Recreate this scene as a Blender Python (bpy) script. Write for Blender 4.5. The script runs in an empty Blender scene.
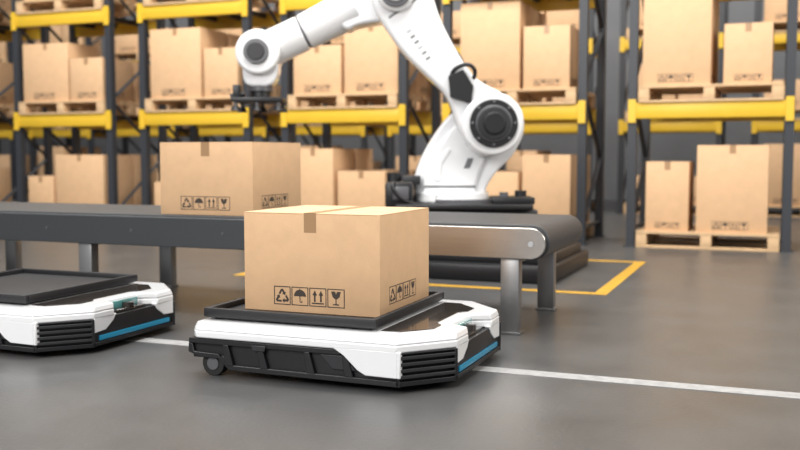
import bpy, bmesh, math, random
from mathutils import Vector, Matrix
random.seed(7)
S = bpy.context.scene
COL = S.collection
TH = math.radians(21.5)

# ------------------------------------------------------------ materials
def mat(name, color, rough=0.5, metal=0.0, var=0.0, vscale=8.0, bump=0.0, bscale=200.0,
        emit=None, estr=0.0, coat=0.0, stretch=None, rvar=0.0):
    m = bpy.data.materials.new(name); m.use_nodes = True
    nt = m.node_tree; b = nt.nodes["Principled BSDF"]
    b.inputs["Base Color"].default_value = (*color, 1)
    b.inputs["Roughness"].default_value = rough
    b.inputs["Metallic"].default_value = metal
    if coat: b.inputs["Coat Weight"].default_value = coat
    if emit:
        b.inputs["Emission Color"].default_value = (*emit, 1)
        b.inputs["Emission Strength"].default_value = estr
    tc = nt.nodes.new("ShaderNodeTexCoord")
    src = tc.outputs["Object"]
    if stretch:
        mp = nt.nodes.new("ShaderNodeMapping"); mp.inputs["Scale"].default_value = stretch
        nt.links.new(src, mp.inputs["Vector"]); src = mp.outputs["Vector"]
    if var > 0:
        n = nt.nodes.new("ShaderNodeTexNoise"); n.inputs["Scale"].default_value = vscale
        n.inputs["Detail"].default_value = 6; n.inputs["Roughness"].default_value = .6
        r = nt.nodes.new("ShaderNodeValToRGB")
        r.color_ramp.elements[0].position = .3; r.color_ramp.elements[1].position = .7
        r.color_ramp.elements[0].color = (*[max(0, c*(1-var)) for c in color], 1)
        r.color_ramp.elements[1].color = (*[min(1, c*(1+var)) for c in color], 1)
        nt.links.new(src, n.inputs["Vector"]); nt.links.new(n.outputs["Fac"], r.inputs["Fac"])
        nt.links.new(r.outputs["Color"], b.inputs["Base Color"])
        if rvar:
            mr = nt.nodes.new("ShaderNodeMapRange")
            mr.inputs["To Min"].default_value = rough-rvar; mr.inputs["To Max"].default_value = rough+rvar
            nt.links.new(n.outputs["Fac"], mr.inputs["Value"]); nt.links.new(mr.outputs["Result"], b.inputs["Roughness"])
    if bump > 0:
        n2 = nt.nodes.new("ShaderNodeTexNoise"); n2.inputs["Scale"].default_value = bscale
        n2.inputs["Detail"].default_value = 3
        bp = nt.nodes.new("ShaderNodeBump"); bp.inputs["Strength"].default_value = bump
        bp.inputs["Distance"].default_value = .002
        nt.links.new(src, n2.inputs["Vector"]); nt.links.new(n2.outputs["Fac"], bp.inputs["Height"])
        nt.links.new(bp.outputs["Normal"], b.inputs["Normal"])
    return m

M = dict(
 card=mat("cardboard", (.63,.405,.23), .75, var=.05, vscale=14, bump=.25, bscale=120),
 cardb=mat("cardboard_flap", (.67,.44,.255), .75, var=.05, vscale=14),
 tape=mat("packing_tape", (.36,.215,.11), .3),
 ink=mat("print_ink", (.045,.033,.026), .7),
 wood=mat("pallet_wood", (.58,.39,.22), .75, var=.15, vscale=9, stretch=(1,6,6)),
 yellow=mat("yellow_paint", (.68,.43,.03), .4, var=.04, vscale=3),
 post=mat("rack_post_paint", (.03,.033,.04), .45),
 white=mat("white_shell", (.80,.81,.83), .2, coat=.5, var=.01, vscale=2),
 black=mat("black_plastic", (.010,.010,.012), .42, bump=.15, bscale=500),
 dark=mat("dark_plastic", (.020,.021,.024), .5),
 gloss=mat("glossy_panel", (.03,.025,.022), .12, coat=.5),
 tray=mat("tray_rubber", (.010,.010,.012), .5, bump=.2, bscale=400),
 rubber=mat("wheel_rubber", (.010,.010,.010), .7),
 blue=mat("blue_light", (.012,.13,.21), .25, emit=(.02,.32,.55), estr=.24),
 sensor=mat("sensor_glass", (.08,.22,.22), .08, coat=.8, emit=(.1,.4,.38), estr=.12),
 steel=mat("brushed_steel", (.56,.53,.50), .27, metal=1, var=.06, vscale=5, stretch=(1,30,30)),
 rail=mat("dark_rail", (.055,.06,.065), .42, metal=.3),
 legs=mat("leg_steel", (.34,.34,.345), .38, metal=.9, var=.05, vscale=4, stretch=(20,20,1)),
 belt=mat("conveyor_belt", (.04,.042,.046), .5, bump=.2, bscale=300),
 grey=mat("joint_grey", (.10,.10,.11), .35),
 lgrey=mat("light_grey", (.42,.43,.45), .4),
 seam=mat("panel_seam", (.16,.165,.175), .5),
 ftape=mat("white_floor_tape", (.32,.32,.32), .6, var=.18, vscale=25),
 ytape=mat("yellow_floor_tape", (.55,.31,.03), .5, var=.15, vscale=12),
 floor=mat("polished_concrete", (.078,.078,.079), .34, var=.16, vscale=2.6, bump=.4, bscale=70, rvar=.07),
 wall=mat("wall_paint", (.18,.185,.195), .8, var=.06, vscale=1.5),
)

# ------------------------------------------------------------ mesh builder
class MB:
    def __init__(s): s.bm = bmesh.new(); s.mats = []
    def mi(s, k):
        if k not in s.mats: s.mats.append(k)
        return s.mats.index(k)
    def face(s, pts, k):
        vs = [s.bm.verts.new(p) for p in pts]
        try:
            f = s.bm.faces.new(vs); f.material_index = s.mi(k)
        except ValueError: pass
    def box(s, x0, x1, y0, y1, z0, z1, k, bev=0, rot=None, about=None):
        r = bmesh.ops.create_cube(s.bm, size=1)
        vs = r['verts']
        for v in vs:
            v.co = Vector((x0+(v.co.x+.5)*(x1-x0), y0+(v.co.y+.5)*(y1-y0), z0+(v.co.z+.5)*(z1-z0)))
        if rot is not None:
            c = Vector(about) if about else Vector(((x0+x1)/2, (y0+y1)/2, (z0+z1)/2))
            for v in vs: v.co = rot @ (v.co-c) + c
        fs = set(f for v in vs for f in v.link_faces)
        i = s.mi(k)
        for f in fs: f.material_index = i
        if bev:
            es = list(set(e for v in vs for e in v.link_edges))
            rr = bmesh.ops.bevel(s.bm, geom=es, offset=bev, segments=2, affect='EDGES', profile=.5)
            for f in rr['faces']: f.material_index = i
    def prism(s, poly, plane, a, b, k, poly2=None):
        def P(p, h):
            if plane == 'XY': return (p[0], p[1], h)
            if plane == 'XZ': return (p[0], h, p[1])
            return (h, p[0], p[1])
        poly2 = poly2 or poly
        A = [s.bm.verts.new(P(p, a)) for p in poly]; B = [s.bm.verts.new(P(p, b)) for p in poly2]
        i = s.mi(k); fs = [s.bm.faces.new(A), s.bm.faces.new(B[::-1])]
        n = len(A)
        for j in range(n): fs.append(s.bm.faces.new((A[j], B[j], B[(j+1) % n], A[(j+1) % n])))
        for f in fs: f.material_index = i
    def cyl(s, p0, p1, r0, k, r1=None, seg=32):
        r1 = r0 if r1 is None else r1
        p0 = Vector(p0); p1 = Vector(p1); d = p1-p0
        q = d.to_track_quat('Z', 'Y'); i = s.mi(k)
        A, B = [], []
        for j in range(seg):
            t = 2*math.pi*j/seg; c = Vector((math.cos(t), math.sin(t), 0))
            A.append(s.bm.verts.new(p0+q @ (c*r0))); B.append(s.bm.verts.new(p1+q @ (c*r1)))
        fs = [s.bm.faces.new(A[::-1]), s.bm.faces.new(B)]
        for j in range(seg): fs.append(s.bm.faces.new((A[j], A[(j+1) % seg], B[(j+1) % seg], B[j])))
        for f in fs: f.material_index = i
    def bar(s, p0, p1, w, k):
        s.cyl(p0, p1, w, k, seg=4)
    def mesh(s, name):
        bmesh.ops.recalc_face_normals(s.bm, faces=s.bm.faces[:])
        me = bpy.data.meshes.new(name); 
        for f in s.bm.faces: f.smooth = True
        s.bm.to_mesh(me); s.bm.free()
        for k in s.mats: me.materials.append(M[k])
        me.set_sharp_from_angle(angle=math.radians(32))
        return me
    def obj(s, name, parent=None, bevel=0, loc=(0,0,0), rz=0, seg=2):
        o = bpy.data.objects.new(name, s.mesh(name)); COL.objects.link(o)
        o.location = loc; o.rotation_euler = (0, 0, rz)
        if parent: o.parent = parent
        if bevel:
            b = o.modifiers.new("bevel", 'BEVEL'); b.width = bevel; b.segments = seg
            b.limit_method = 'ANGLE'; b.angle_limit = math.radians(32)
        return o
def empty(name, loc=(0,0,0)):
    o = bpy.data.objects.new(name, None); COL.objects.link(o); o.location = loc; return o
def chaikin(p, n=2):
    for _ in range(n):
        q = []
        for i in range(len(p)):
            a, b = p[i], p[(i+1) % len(p)]
            q += [(a[0]*.78+b[0]*.22, a[1]*.78+b[1]*.22), (a[0]*.22+b[0]*.78, a[1]*.22+b[1]*.78)]
        p = q
    return p

# ------------------------------------------------------------ printed icons (unit square)
def R(a,b,c,d): return [(a,b),(c,b),(c,d),(a,d)]
FR = [R(0,0,1,.05), R(0,.95,1,1), R(0,.05,.05,.95), R(.95,.05,1,.95)]
def arc(cx,cy,r,a0,a1,n=10): return [(cx+r*math.cos(math.radians(a0+(a1-a0)*i/n)), cy+r*math.sin(math.radians(a0+(a1-a0)*i/n))) for i in range(n+1)]
def umbrella():
    o = [arc(.5,.5,.36,0,180)]
    o += [R(.475,.2,.525,.5), R(.475,.92,.525,.84), R(.525,.16,.64,.21), R(.6,.21,.64,.28)]
    return o
def arrows():
    o = [R(.14,.14,.86,.21)]
    for c in (.32,.68):
        o += [R(c-.05,.25,c+.05,.62), [(c-.14,.6),(c+.14,.6),(c,.86)]]
    return o
def glass():
    return [[(.22,.86),(.30,.58),(.42,.47),(.58,.47),(.70,.58),(.78,.86),(.56,.86),(.5,.7),(.46,.86)], R(.47,.2,.53,.48), R(.32,.14,.68,.2)]
def recycle():
    o = []
    for k in range(3):
        t = math.radians(120*k); c, s = math.cos(t), math.sin(t)
        def rt(p): return (.5+(p[0]*c-p[1]*s), .43+(p[0]*s+p[1]*c))
        o.append([rt(p) for p in [(-.04,-.28),(-.32,-.28),(-.40,-.18),(-.34,-.075),(-.24,-.135),(-.26,-.17),(-.04,-.17)]])
        o.append([rt(p) for p in [(-.34,-.075),(-.29,.01),(-.19,-.05),(-.24,-.135)]])
        o.append([rt(p) for p in [(-.353,.045),(-.127,-.085),(-.165,.11)]])
    return o
ICONS = [recycle, umbrella, arrows, glass]
def print_icons(mb, fn, x, z, s, gap, framed=(1,1,1,1)):
    for i, ic in enumerate(ICONS):
        polys = ic() + FR
        for p in polys:
            mb.face([fn(x+i*(s+gap)+q[0]*s, z+q[1]*s) for q in p], 'ink')

# ------------------------------------------------------------ cardboard boxes
BOXM = {}
def box_mesh(w, d, h, icon=.0):
    key = (round(w,3), round(d,3), round(h,3))
    if key in BOXM: return BOXM[key]
    mb = MB(); t = .004
    mb.box(-w/2, w/2, -d/2, d/2, 0, h-t, 'card', bev=.003)
    mb.box(-w/2+.001, -.0015, -d/2+.001, d/2-.001, h-t, h, 'cardb', bev=.001)
    mb.box(.0015, w/2-.001, -d/2+.001, d/2-.001, h-t, h, 'cardb', bev=.001)
    tw = .025; e = .0007
    mb.box(-tw, tw, -d/2-e, d/2+e, h, h+e, 'tape')
    mb.box(-tw, tw, -d/2-e, -d/2, h-.072, h+e, 'tape')
    mb.box(-tw, tw, d/2, d/2+e, h-.072, h+e, 'tape')
    s = min(.07, w*.14); x0 = -w/2+.125*w/.55; g = s*.06
    print_icons(mb, lambda x, z: (x, -d/2-e, z), x0, .026, s, g)
    s2 = min(.066, d*.13)
    print_icons(mb, lambda y, z: (w/2+e, y, z), -d/2+d*.17, .035, s2, g)
    BOXM[key] = mb.mesh("cardboard_box_mesh"); return BOXM[key]
def cbox(x, y, z, w, d, h, rz=0):
    o = bpy.data.objects.new("cardboard_box", box_mesh(w, d, h)); COL.objects.link(o)
    o.location = (x, y, z); o.rotation_euler = (0, 0, rz); return o

# ------------------------------------------------------------ room
mb = MB(); mb.box(-22, 10, -4, 17, -.1, 0, 'floor'); mb.obj("floor")
mb = MB(); mb.box(-22, 10, 17, 17.2, 0, 7, 'wall'); mb.obj("wall_back")
mb = MB(); mb.box(-22.2, -22, -4, 17.2, 0, 7, 'wall'); mb.obj("wall_left")
mb = MB(); mb.box(10, 10.2, -4, 17.2, 0, 7, 'wall'); mb.obj("wall_right")
mb = MB(); mb.box(-12, 6, 3.34, 3.42, 0, .002, 'ftape'); mb.obj("floor_marking_tape")
mb = MB()
X0, X1, Y0, Y1, w = -3.35, -.88, 5.45, 7.27, .075
mb.box(X0, X1, Y0, Y0+w, 0, .002, 'ytape'); mb.box(X0, X1, Y1-w, Y1, 0, .002, 'ytape')
mb.box(X0, X0+w, Y0+w, Y1-w, 0, .002, 'ytape'); mb.box(X1-w, X1, Y0+w, Y1-w, 0, .002, 'ytape')
mb.obj("safety_zone_marking")

# ------------------------------------------------------------ mobile robots (AGV)
def agv(loc):
    root = empty("automated_guided_vehicle", loc)
    L, W, B = .505, .44, .465
    # chassis core
    mb = MB()
    core = [(-B+.03,-W+.05),(.35,-W+.05),(L-.02,-.27),(L-.02,.27),(.35,W-.05),(-B+.03,W-.05)]
    mb.prism(core, 'XY', .045, .135, 'dark')
    mb.obj("chassis", root, .004)
    # side skirts
    mb = MB()
    for sgn in (-1, 1):
        b = sgn*W; a = sgn*(W-.03); c = sgn*(W-.014)
        # outer frame plate with recessed panels
        mb.prism([(-B,.137),(-B-.004,.085),(-B+.045,.068),(-.33,.068),(-.295,.034),(.36,.028),(.36,.137)], 'XZ', a, c, 'black')
        mb.prism([(-B-.002,.137),(-B-.004,.118),(.14,.118),(.14,.137)], 'XZ', c, b, 'black')
        mb.prism([(-.345,.068),(-.30,.028),(.36,.024),(.36,.044),(-.285,.048),(-.325,.082)], 'XZ', c, b, 'black')
        mb.prism([(-B-.004,.118),(-B-.006,.085),(-B+.045,.068),(-.33,.068),(-.345,.085),(-B+.02,.088),(-B+.012,.118)], 'XZ', c, b, 'black')
        for x in (-.325,-.185,.0,.145):
            mb.prism([(x,.120),(x+.022,.120),(x+.045,.045),(x+.012,.045)], 'XZ', c, b+sgn*.002, 'black')
        mb.prism([(-.205,.128),(-.145,.128),(-.15,.108),(-.20,.108)], 'XZ', b, b+sgn*.007, 'dark')
        mb.prism([(.06,.116),(.15,.116),(.20,.066),(.11,.066)], 'XZ', c, b-sgn*.004, 'dark')
    mb.box(-B-.004, -B+.03, -W+.03, W-.03, .06, .137, 'black')
    mb.obj("side_skirt", root, .0025)
    # white shell with the notch at the nose
    mb = MB()
    out = [(-B,-W+.03),(-B+.03,-W-.004),(.35,-W-.004),(L,-.27),(L+.004,-.15),(.435,-.11),(.435,.11),(L+.004,.15),(L,.27),(.35,W+.004),(-B+.03,W+.004),(-B,W-.03)]
    top = [(x*.985, y*.965) for x, y in out]
    mb.prism(out, 'XY', .139, .166, 'white')
    mb.prism(out, 'XY', .166, .192, 'white', poly2=top)
    mb.obj("top_shell", root, .006, seg=3)
    mb = MB()
    for sgn in (-1, 1):
        mb.prism([(.11,.145),(.155,.118),(.205,.072),(.235,.056),(.362,.054),(.362,.145)], 'XZ', sgn*(W-.02), sgn*(W+.004), 'white')
    # nose cheeks
    for sgn in (-1, 1):
        mb.prism([(sgn*.27,.145),(sgn*.27,.082),(sgn*.20,.086),(sgn*.15,.118),(sgn*.13,.145)], 'YZ', L-.02, L, 'white')
    mb.obj("shell_panels", root, .003)
    # corner grilles
    mb = MB()
    for sgn in (-1, 1):
        p0 = Vector((.348, sgn*(W+.002), 0)); p1 = Vector((L+.002, sgn*.272, 0))
        d = (p1-p0); ln = d.length; u = d.normalized(); n = Vector((abs(u.y), abs(u.x)*sgn, 0))
        def pl(s0, s1, o0, o1, z0, z1, k):
            P = [p0+u*s0+n*o0, p0+u*s1+n*o0, p0+u*s1+n*o1, p0+u*s0+n*o1]
            mb.prism([(q.x,q.y) for q in P], 'XY', z0, z1, k)
        pl(0, ln, -.04, -.014, .035, .138, 'black')
        pl(0, ln, -.02, .004, .026, .042, 'black'); pl(0, ln, -.02, .004, .134, .139, 'black')
        pl(0, .012, -.02, .004, .03, .138, 'black'); pl(ln-.012, ln, -.02, .004, .03, .138, 'black')
        for i in range(4):
            z = .052+i*.0215
            pl(.010, ln-.010, -.014, .006, z, z+.011, 'dark')
    mb.obj("corner_grille", root, .0015)
    # nose
    mb = MB()
    mb.box(L-.03, L-.004, -.27, .27, .032, .137, 'black', bev=.004)
    mb.box(L-.01, L+.004, -.27, .27, .028, .044, 'black', bev=.003)
    mb.obj("nose_bumper", root)
    mb = MB(); mb.box(L-.006, L+.001, -.24, .24, .048, .068, 'blue', bev=.002); mb.obj("light_strip", root)
    mb = MB(); mb.box(.433, .485, -.10, .10, .137, .15, 'gloss', bev=.003)
    mb.cyl((.463,0,.15),(.463,0,.172), .026, 'gloss'); mb.box(.436,.447,-.09,.09,.15,.180,'sensor', bev=.002)
    mb.obj("lidar_sensor", root)
    # top inlay panel + tray
    mb = MB(); mb.prism([(.25,-.34),(.32,-.34),(.41,-.24),(.41,-.16),(.38,-.12),(.38,.12),(.41,.16),(.41,.24),(.32,.34),(.25,.34)], 'XY', .19, .1945, 'gloss')
    mb.obj("deck_inlay", root, .001)
    mb = MB()
    a, b, hw = -.452, .242, .365; t = .02
    mb.box(a+.03, b-.03, -hw+.03, hw-.03, .19, .202, 'tray')
    mb.box(a+.005, b-.005, -hw+.005, hw-.005, .200, .214, 'tray', bev=.004)
    for (x0,x1,y0,y1) in ((a,b,-hw,-hw+t),(a,b,hw-t,hw),(a,a+t,-hw+t,hw-t),(b-t,b,-hw+t,hw-t)):
        mb.box(x0,x1,y0,y1,.203,.236,'tray', bev=.004)
    mb.obj("cargo_tray", root)
    mb = MB()
    for x, yy in ((-.375,.405),(.25,.30)):
        for sgn in (-1,1):
            y = sgn*yy; r = .045
            mb.cyl((x,y-.02,r),(x,y+.02,r), r, 'rubber'); mb.cyl((x,y+sgn*.02,r),(x,y+sgn*.024,r), .024, 'grey')
    for sgn in (-1,1): mb.cyl((-.05,sgn*.30-.025,.065),(-.05,sgn*.30+.025,.065), .065, 'rubber')
    mb.obj("wheels", root, .004)
    return root
agv((-1.505, 3.345, 0)); agv((-3.04, 3.345, 0))
cbox(-1.59, 3.39, .214, .56, .52, .372)

# ------------------------------------------------------------ conveyor
def stadium(x0, x1, zc, r, n=14):
    p = [(x1+r*math.cos(t), zc+r*math.sin(t)) for t in [math.radians(-90+180*i/n) for i in range(n+1)]]
    p += [(x0+r*math.cos(t), zc+r*math.sin(t)) for t in [math.radians(90+180*i/n) for i in range(n+1)]]
    return p
def halfst(x0, x1, zc, r, n=14):
    p = [(x1+r*math.cos(t), zc+r*math.sin(t)) for t in [math.radians(-90+180*i/n) for i in range(n+1)]]
    return p + [(x0, zc+r), (x0, zc-r)]
root = empty("conveyor_belt", (0,0,0))
XE = -.985; XS = -9.0; ZC = .416; XM = -2.0
mb = MB(); mb.prism(stadium(XS, XE, ZC, .078, 20), 'XZ', 4.09, 4.86, 'belt'); mb.obj("belt", root, .006)
mb = MB()
for (ya, yb) in ((4.062, 4.09), (4.86, 4.888)):
    mb.prism(halfst(XM, XE-.003, ZC-.004, .069, 16), 'XZ', ya, yb, 'steel')
mb.obj("end_plates", root, .004)
mb = MB()
for (ya, yb) in ((4.062, 4.09), (4.86, 4.888)):
    mb.box(XS, XM-.003, ya, yb, ZC-.084, ZC+.068, 'rail')
mb.obj("side_rails", root, .004)
mb = MB()
for y in (4.062, 4.888):
    sg = -1 if y < 4.5 else 1
    mb.cyl((XE,y,ZC-.006),(XE,y+sg*.006,ZC-.006), .012, 'lgrey')
for i in range(12):
    mb.cyl((XS+.4+i*.55,4.062,ZC-.006),(XS+.4+i*.55,4.058,ZC-.006), .007, 'grey', seg=12)
mb.obj("roller_caps", root)
mb = MB()
for x in (-1.085, -3.42, -4.62, -6.2, -8.4):
    for y in (4.085, 4.80):
        mb.box(x-.042, x+.042, y, y+.06, .012, .345, 'legs', bev=.003)
        mb.box(x-.05, x+.05, y-.008, y+.068, 0, .012, 'legs', bev=.002)
    mb.box(x-.03, x+.03, 4.10, 4.85, .318, .338, 'legs')
mb.obj("support_legs", root)
cbox(-2.695, 4.40, .494, .55, .52, .372)

# ------------------------------------------------------------ robotic arm
O = Vector((-2.05, 6.35, 0))
root = empty("robotic_arm", O)
def q(u, v): return ((u-460)/142.6, .8+(155-v)/142.6)     # drawing units of the side elevation -> metres
def Q(u, v, y): a = q(u, v); return (a[0], y, a[1])
mb = MB(); mb.box(-.95,.80,-.60,.60,0,.11,'black', bev=.02); mb.box(-.85,.76,-.5,.5,.11,.17,'black', bev=.01)
mb.box(-.60,.58,-.46,.46,.17,.24,'dark', bev=.01)
mb.obj("base_plinth", root)
mb = MB()
mb.box(-.50,.50,-.36,.36,.235,.44,'dark', bev=.02)
mb.box(-.45,.46,-.42,.30,.44,.475,'black', bev=.01)
mb.box(-.52,-.33,-.30,.10,.44,.62,'black', bev=.02); mb.box(-.47,-.36,-.32,-.2,.5,.59,'grey', bev=.01)
mb.cyl((-.46,-.1,.60),(-.46,-.1,.68),.05,'black'); mb.box(-.40,-.28,-.2,0,.60,.66,'dark',bev=.01)
mb.box(.20,.48,-.34,-.06,.47,.52,'black', bev=.01)
mb.cyl((.40,-.2,.5),(.40,-.2,.56),.04,'black'); mb.cyl((.28,-.25,.5),(.28,-.25,.55),.03,'grey')
mb.cyl((0,0,.44),(0,0,.50),.30,'grey'); 
mb.obj("pedestal", root, rz=TH)
# turret
mb = MB()
mb.cyl((-.06,0,.47),(-.06,0,.55),.27,'white',r1=.26,seg=48)
tur = chaikin([q(416,206),q(413,178),q(424,150),q(445,118),q(470,100),q(500,92),q(520,108),q(523,132),q(512,155),q(494,172),q(484,188),q(484,206)])
mb.prism(tur,'XZ',-.10,.16,'white')
tur2 = chaikin([q(424,204),q(421,180),q(431,155),q(450,128),q(470,118),q(488,150),q(474,180),q(474,204)])
mb.prism(tur2,'XZ',-.15,.20,'white')
mb.obj("turret", root, .018, rz=TH, seg=3)
mb = MB()
mb.prism([q(423,187),q(424,184.5),q(474,184.5),q(474,187)],'XZ',-.1535,-.14,'seam')
mb.prism([q(434,180),q(436,160),q(447,148),q(450,150),q(441,163),q(440,180)],'XZ',-.158,-.14,'white')
mb.prism([q(462,168),q(466,158),q(472,158),q(468,168)],'XZ',-.154,-.14,'seam')
mb.prism([q(434,208),q(435,194),q(452,191),q(463,194),q(464,208)],'XZ',-.24,-.14,'black')
mb.cyl(Q(449,200,-.26),Q(449,200,-.22),.03,'grey')
mb.obj("turret_details", root, .004, rz=TH)
# upper arm
mb = MB()
ua = chaikin([q(458,136),q(446,100),q(430,84),q(404,60),q(380,26),q(370,2),q(376,-24),q(398,-34),q(420,-24),q(430,0),q(440,30),q(460,66),q(474,84),q(504,98),q(517,126),q(504,150),q(476,158)])
mb.prism(ua,'XZ',-.25,-.11,'white')
mb.obj("upper_arm", root, .03, rz=TH, seg=4)
mb = MB()
mb.cyl(Q(488,126,-.30),Q(488,126,-.10),.205,'white',seg=48)
mb.obj("shoulder_housing", root, .02, rz=TH, seg=3)
mb = MB()
cx, cz = 489, 125
mb.cyl(Q(cx,cz,-.325),Q(cx,cz,-.28),.160,'black',seg=48)
mb.cyl(Q(cx,cz,-.335),Q(cx,cz,-.32),.122,'grey',seg=48)
mb.cyl(Q(cx,cz,-.350),Q(cx,cz,-.33),.110,'dark',seg=48)
mb.cyl(Q(cx,cz,-.375),Q(cx,cz,-.34),.072,'black',seg=40)
for i in range(8):
    t = i*math.pi/4; x, _, z = Q(cx,cz,0); mb.cyl((x+.142*math.cos(t),-.333,z+.142*math.sin(t)),(x+.142*math.cos(t),-.32,z+.142*math.sin(t)),.010,'grey',seg=12)
mb.obj("shoulder_joint", root, .006, rz=TH)
mb = MB()
# model lettering plate: short raised strokes along the arm
for i in range(6):
    u0, v0 = 406+i*3.6, 38+i*5.1
    mb.prism([q(u0,v0),q(u0+4.2,v0-3),q(u0+5.6,v0-1),q(u0+1.4,v0+2)],'XZ',-.2515,-.24,'seam' if i % 3 else 'lgrey')
mb.prism([q(389,24),q(420,3),q(421,5),q(390,26)],'XZ',-.2525,-.24,'seam')
mb.prism([q(448,100),q(446,80),q(460,74),q(470,90),q(468,106)],'XZ',-.29,-.10,'black')
mb.prism([q(444,86),q(448,70),q(462,66),q(466,76)],'XZ',-.20,.05,'black')
mb.obj("arm_covers", root, .003, rz=TH)
# elbow + forearm
mb = MB()
mb.cyl(Q(396,2,-.30),Q(396,2,.12),.125,'white',seg=40)
fa = chaikin([q(418,-16),q(420,14),q(398,24),q(360,28),q(346,36),q(334,12),q(348,-4),q(380,-26),q(404,-28)])
mb.prism(fa,'XZ',-.11,.13,'white')
mb.obj("elbow", root, .025, rz=TH, seg=3)
mb = MB()
mb.cyl(Q(396,2,-.325),Q(396,2,-.29),.10,'grey',seg=40); mb.cyl(Q(396,2,-.34),Q(396,2,-.32),.065,'lgrey',seg=32)
mb.obj("elbow_joint", root, .005, rz=TH)
mb = MB()
mb.cyl(Q(356,9,0),Q(306,34,0),.138,'white',r1=.125,seg=40)
mb.cyl(Q(306,34,0),Q(304,35,0),.118,'grey',seg=40)
mb.cyl(Q(304,35,0),Q(272,50,0),.125,'white',seg=40)
mb.obj("forearm", root, .012, rz=TH, seg=3)
mb = MB()
mb.cyl(Q(262,55,-.15),Q(262,55,.13),.152,'white',seg=48)
nk = chaikin([q(246,62),q(246,80),q(250,88),q(274,88),q(280,78),q(282,60)],1)
mb.prism(nk,'XZ',-.09,.09,'white')
mb.obj("wrist", root, .018, rz=TH, seg=3)
mb = MB()
mb.cyl(Q(261,55,-.175),Q(261,55,-.14),.085,'grey',seg=40); mb.cyl(Q(261,55,-.185),Q(261,55,-.17),.06,'black',seg=40)
mb.obj("wrist_joint", root, .004, rz=TH)
mb = MB()
mb.cyl(Q(262,86,0),Q(262,92,0),.085,'grey'); mb.cyl(Q(262,92,0),Q(262,98,0),.07,'black')
xa, za = q(236,99)[0], q(0,99)[1]; xb = q(286,99)[0]
mb.box(xa,xb,-.17,.17,za-.03,za,'black', bev=.005)
for x in (xa+.03, xb-.03, (xa+xb)/2):
    for y in (-.14,.14):
        mb.cyl((x,y,za-.03),(x,y,za-.06),.014,'grey',seg=16); mb.cyl((x,y,za-.055),(x,y,za-.09),.02,'black',r1=.036,seg=20)
mb.cyl((xa-.02,-.05,za+.01),(xa+.08,-.05,za+.03),.02,'black'); mb.box(xa,xa+.05,-.08,.0,za,za+.09,'black',bev=.005)
mb.obj("vacuum_gripper", root, rz=TH)
def cable(name, pts, r=.012):
    cu = bpy.data.curves.new(name, 'CURVE'); cu.dimensions = '3D'; cu.bevel_depth = r; cu.bevel_resolution = 3
    sp = cu.splines.new('NURBS'); sp.points.add(len(pts)-1); sp.use_endpoint_u = True; sp.order_u = 4
    for p, s in zip(pts, sp.points): s.co = (*p, 1)
    cu.materials.append(M['black'])
    o = bpy.data.objects.new(name, cu); COL.objects.link(o); o.parent = root; o.rotation_euler = (0,0,TH)
cable("cable_1", [Q(452,196,.2),Q(448,176,.24),Q(446,150,.22),Q(450,115,.2),Q(458,100,.1),Q(456,88,-.1)])
cable("cable_2", [Q(468,86,-.2),Q(474,78,-.28),Q(468,68,-.3),Q(456,70,-.28),Q(446,78,-.26),Q(452,92,-.2)], .014)
cable("cable_3", [Q(462,84,-.1),Q(466,66,-.05),Q(452,50,-.05),Q(430,24,-.05),Q(416,10,-.04)], .012)
cable("cable_4", [Q(404,190,-.2),Q(392,176,-.3),Q(390,190,-.34),Q(410,204,-.3),Q(430,202,-.25)], .014)

# ------------------------------------------------------------ racks
BW, BD = 1.34, 1.0; LV = (1.25, 2.36, 3.47)
def rack_mesh():
    mb = MB(); p = .075
    for x in (0, BW-p):
        for y in (0, BD-p):
            mb.box(x, x+p, y, y+p, .01, 3.75, 'post'); mb.box(x-.02, x+p+.02, y-.02, y+p+.02, 0, .01, 'post')
        xc = x+p/2; z = .15; fl = 0
        while z < 3.5:
            a, b = (p/2, BD-p/2) if fl == 0 else (BD-p/2, p/2)
            mb.bar((xc, a, z), (xc, b, z+.62), .022, 'post'); z += .62; fl = 1-fl
        mb.bar((xc,p/2,.15),(xc,BD-p/2,.15),.02,'post')
    for z in LV:
        for y in (-.012, BD-.045):
            mb.box(p*.1, BW-p*.1, y, y+.057, z-.135, z, 'yellow', bev=.004)
        for x in (.35,.67,.99): mb.box(x-.02,x+.02,.045,BD-.045,z-.05,z,'post')
        for x in (0, BW-p): mb.box(x+.005,x+p-.005,-.02,-.01,z-.17,z+.03,'yellow')
    return mb.mesh("pallet_rack_mesh")
RM = rack_mesh()
def pallet_mesh():
    mb = MB(); w, d = 1.16, 1.02
    for i in range(7): 
        y = i*(d-.09)/6; mb.box(0, w, y, y+.09, .122, .144, 'wood', bev=.002)
    for x in (0, w/2-.045, w-.09):
        mb.box(x, x+.09, 0, d, .10, .122, 'wood')
        for y in (0, d/2-.06, d-.12): mb.box(x, x+.09, y, y+.12, .02, .10, 'wood', bev=.002)
    for y in (0, d/2-.05, d-.1): mb.box(0, w, y, y+.1, 0, .02, 'wood', bev=.002)
    return mb.mesh("wooden_pallet_mesh")
PM = pallet_mesh()
def inst(name, me, loc):
    o = bpy.data.objects.new(name, me); COL.objects.link(o); o.location = loc; return o
PRE = [
 [(.16,.36,.60),(.58,.57,.74)], [(.12,.56,.82),(.78,.38,.50)], [(.12,.60,.50),(.76,.44,.66)],
 [(.16,.56,.80),(.76,.42,.56)], [(.12,.52,.48),(.68,.56,.66)], [(.14,.62,.72),(.80,.40,.50)],
 [(.12,.44,.72),(.60,.50,.50)], [(.12,.62,.64),(.78,.44,.46)], [(.14,.34,.42),(.52,.66,.66)], [(.14,.50,.37),(.66,.52,.37)],
]
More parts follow.
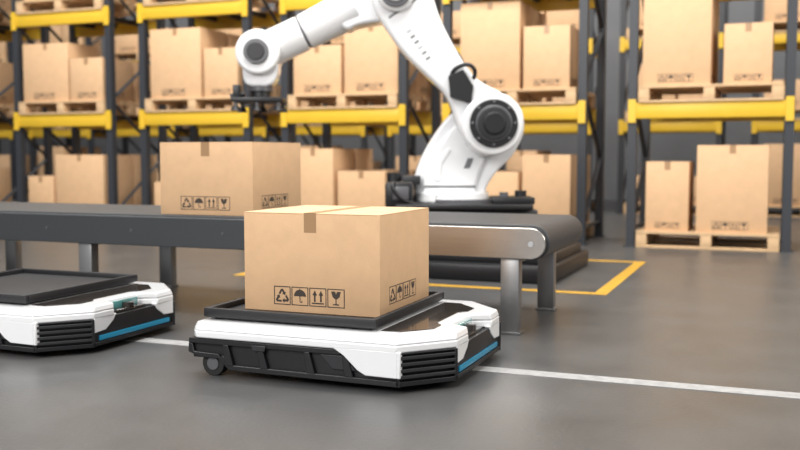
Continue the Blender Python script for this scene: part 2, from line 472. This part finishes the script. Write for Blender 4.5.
def load(X, Y, z, spec, stack=True):
    inst("wooden_pallet", PM, (X+.09, Y-.03, z))
    for (x, w, h) in spec:
        d = .50
        cbox(X+x+w/2, Y+.27+random.uniform(-.01,.03), z+.144, w, d, h, random.uniform(-.02,.02))
        if random.random() < .6: cbox(X+x+w/2, Y+.27+.53, z+.144, w, d*.86, h, 0)
YF = 8.44
XR = [.50, -1.20, -2.90, -4.60, -6.30, -8.00, -9.70]
front = {0: (9,1,5), 1: (0,1,5), 2: (2,3,7), 3: (6,4,3), 4: (9,5,1), 5: (8,7,3), 6: (6,5,4)}
for i, X in enumerate(XR):
    inst("pallet_rack", RM, (X, YF, 0))
    for z, k in zip((0,)+LV[:2], front[i]): load(X, YF, z, PRE[k])
YB = 13.2
for i in range(11):
    X = 1.4 - i*1.70
    inst("pallet_rack", RM, (X, YB, 0))
    for z in (0,)+LV[:2]: load(X, YB, z, random.choice(PRE[1:]))

# ------------------------------------------------------------ lights
def area(name, loc, target, size, power, col=(1,1,1), sy=None):
    l = bpy.data.lights.new(name, 'AREA'); l.energy = power; l.color = col; l.size = size
    if sy: l.shape = 'RECTANGLE'; l.size_y = sy
    o = bpy.data.objects.new(name, l); COL.objects.link(o); o.location = loc
    o.rotation_euler = (Vector(target)-Vector(loc)).to_track_quat('-Z','Y').to_euler()
area("added_light", (-1.5, 2.5, 6.5), (-1.5, 3.2, 0), 4, 250, (1,.98,.95))  # added overhead key, a bare light with no fixture
area("added_light.001", (-3.0, -2.5, 4.0), (-1.8, 5, .6), 3, 430, (1,.975,.94))  # added front fill from behind the camera, not a ceiling lamp
area("added_light.002", (-4, 5.0, 6.5), (-4, 9, .8), 10, 780, (1,.97,.92), 3)  # added to brighten the front rack boxes, no fixture modelled
area("added_light.003", (-4, 11.2, 6.5), (-4, 13.5, 1), 14, 640, (1,.97,.92), 2)  # added to lift the back rack row, no fixture modelled
area("added_light.004", (4.5, 4.5, 3.6), (-1.5, 4.2, .5), 3, 270, (1,.95,.87))  # added from the right to brighten the boxes' side faces
w = bpy.data.worlds.new("world"); S.world = w; w.use_nodes = True
w.node_tree.nodes["Background"].inputs[0].default_value = (.97,.98,1,1)
w.node_tree.nodes["Background"].inputs[1].default_value = .50
S.view_settings.view_transform = 'Standard'

# ------------------------------------------------------------ camera
cd = bpy.data.cameras.new("camera"); cam = bpy.data.objects.new("camera", cd); COL.objects.link(cam)
cd.sensor_width = 36; cd.lens = 42.75
cam.location = (0,0,.8)
cam.rotation_euler = (math.radians(90-4.21), 0, TH)
cd.dof.use_dof = True; cd.dof.focus_distance = 3.4; cd.dof.aperture_fstop = 2.1
S.camera = cam
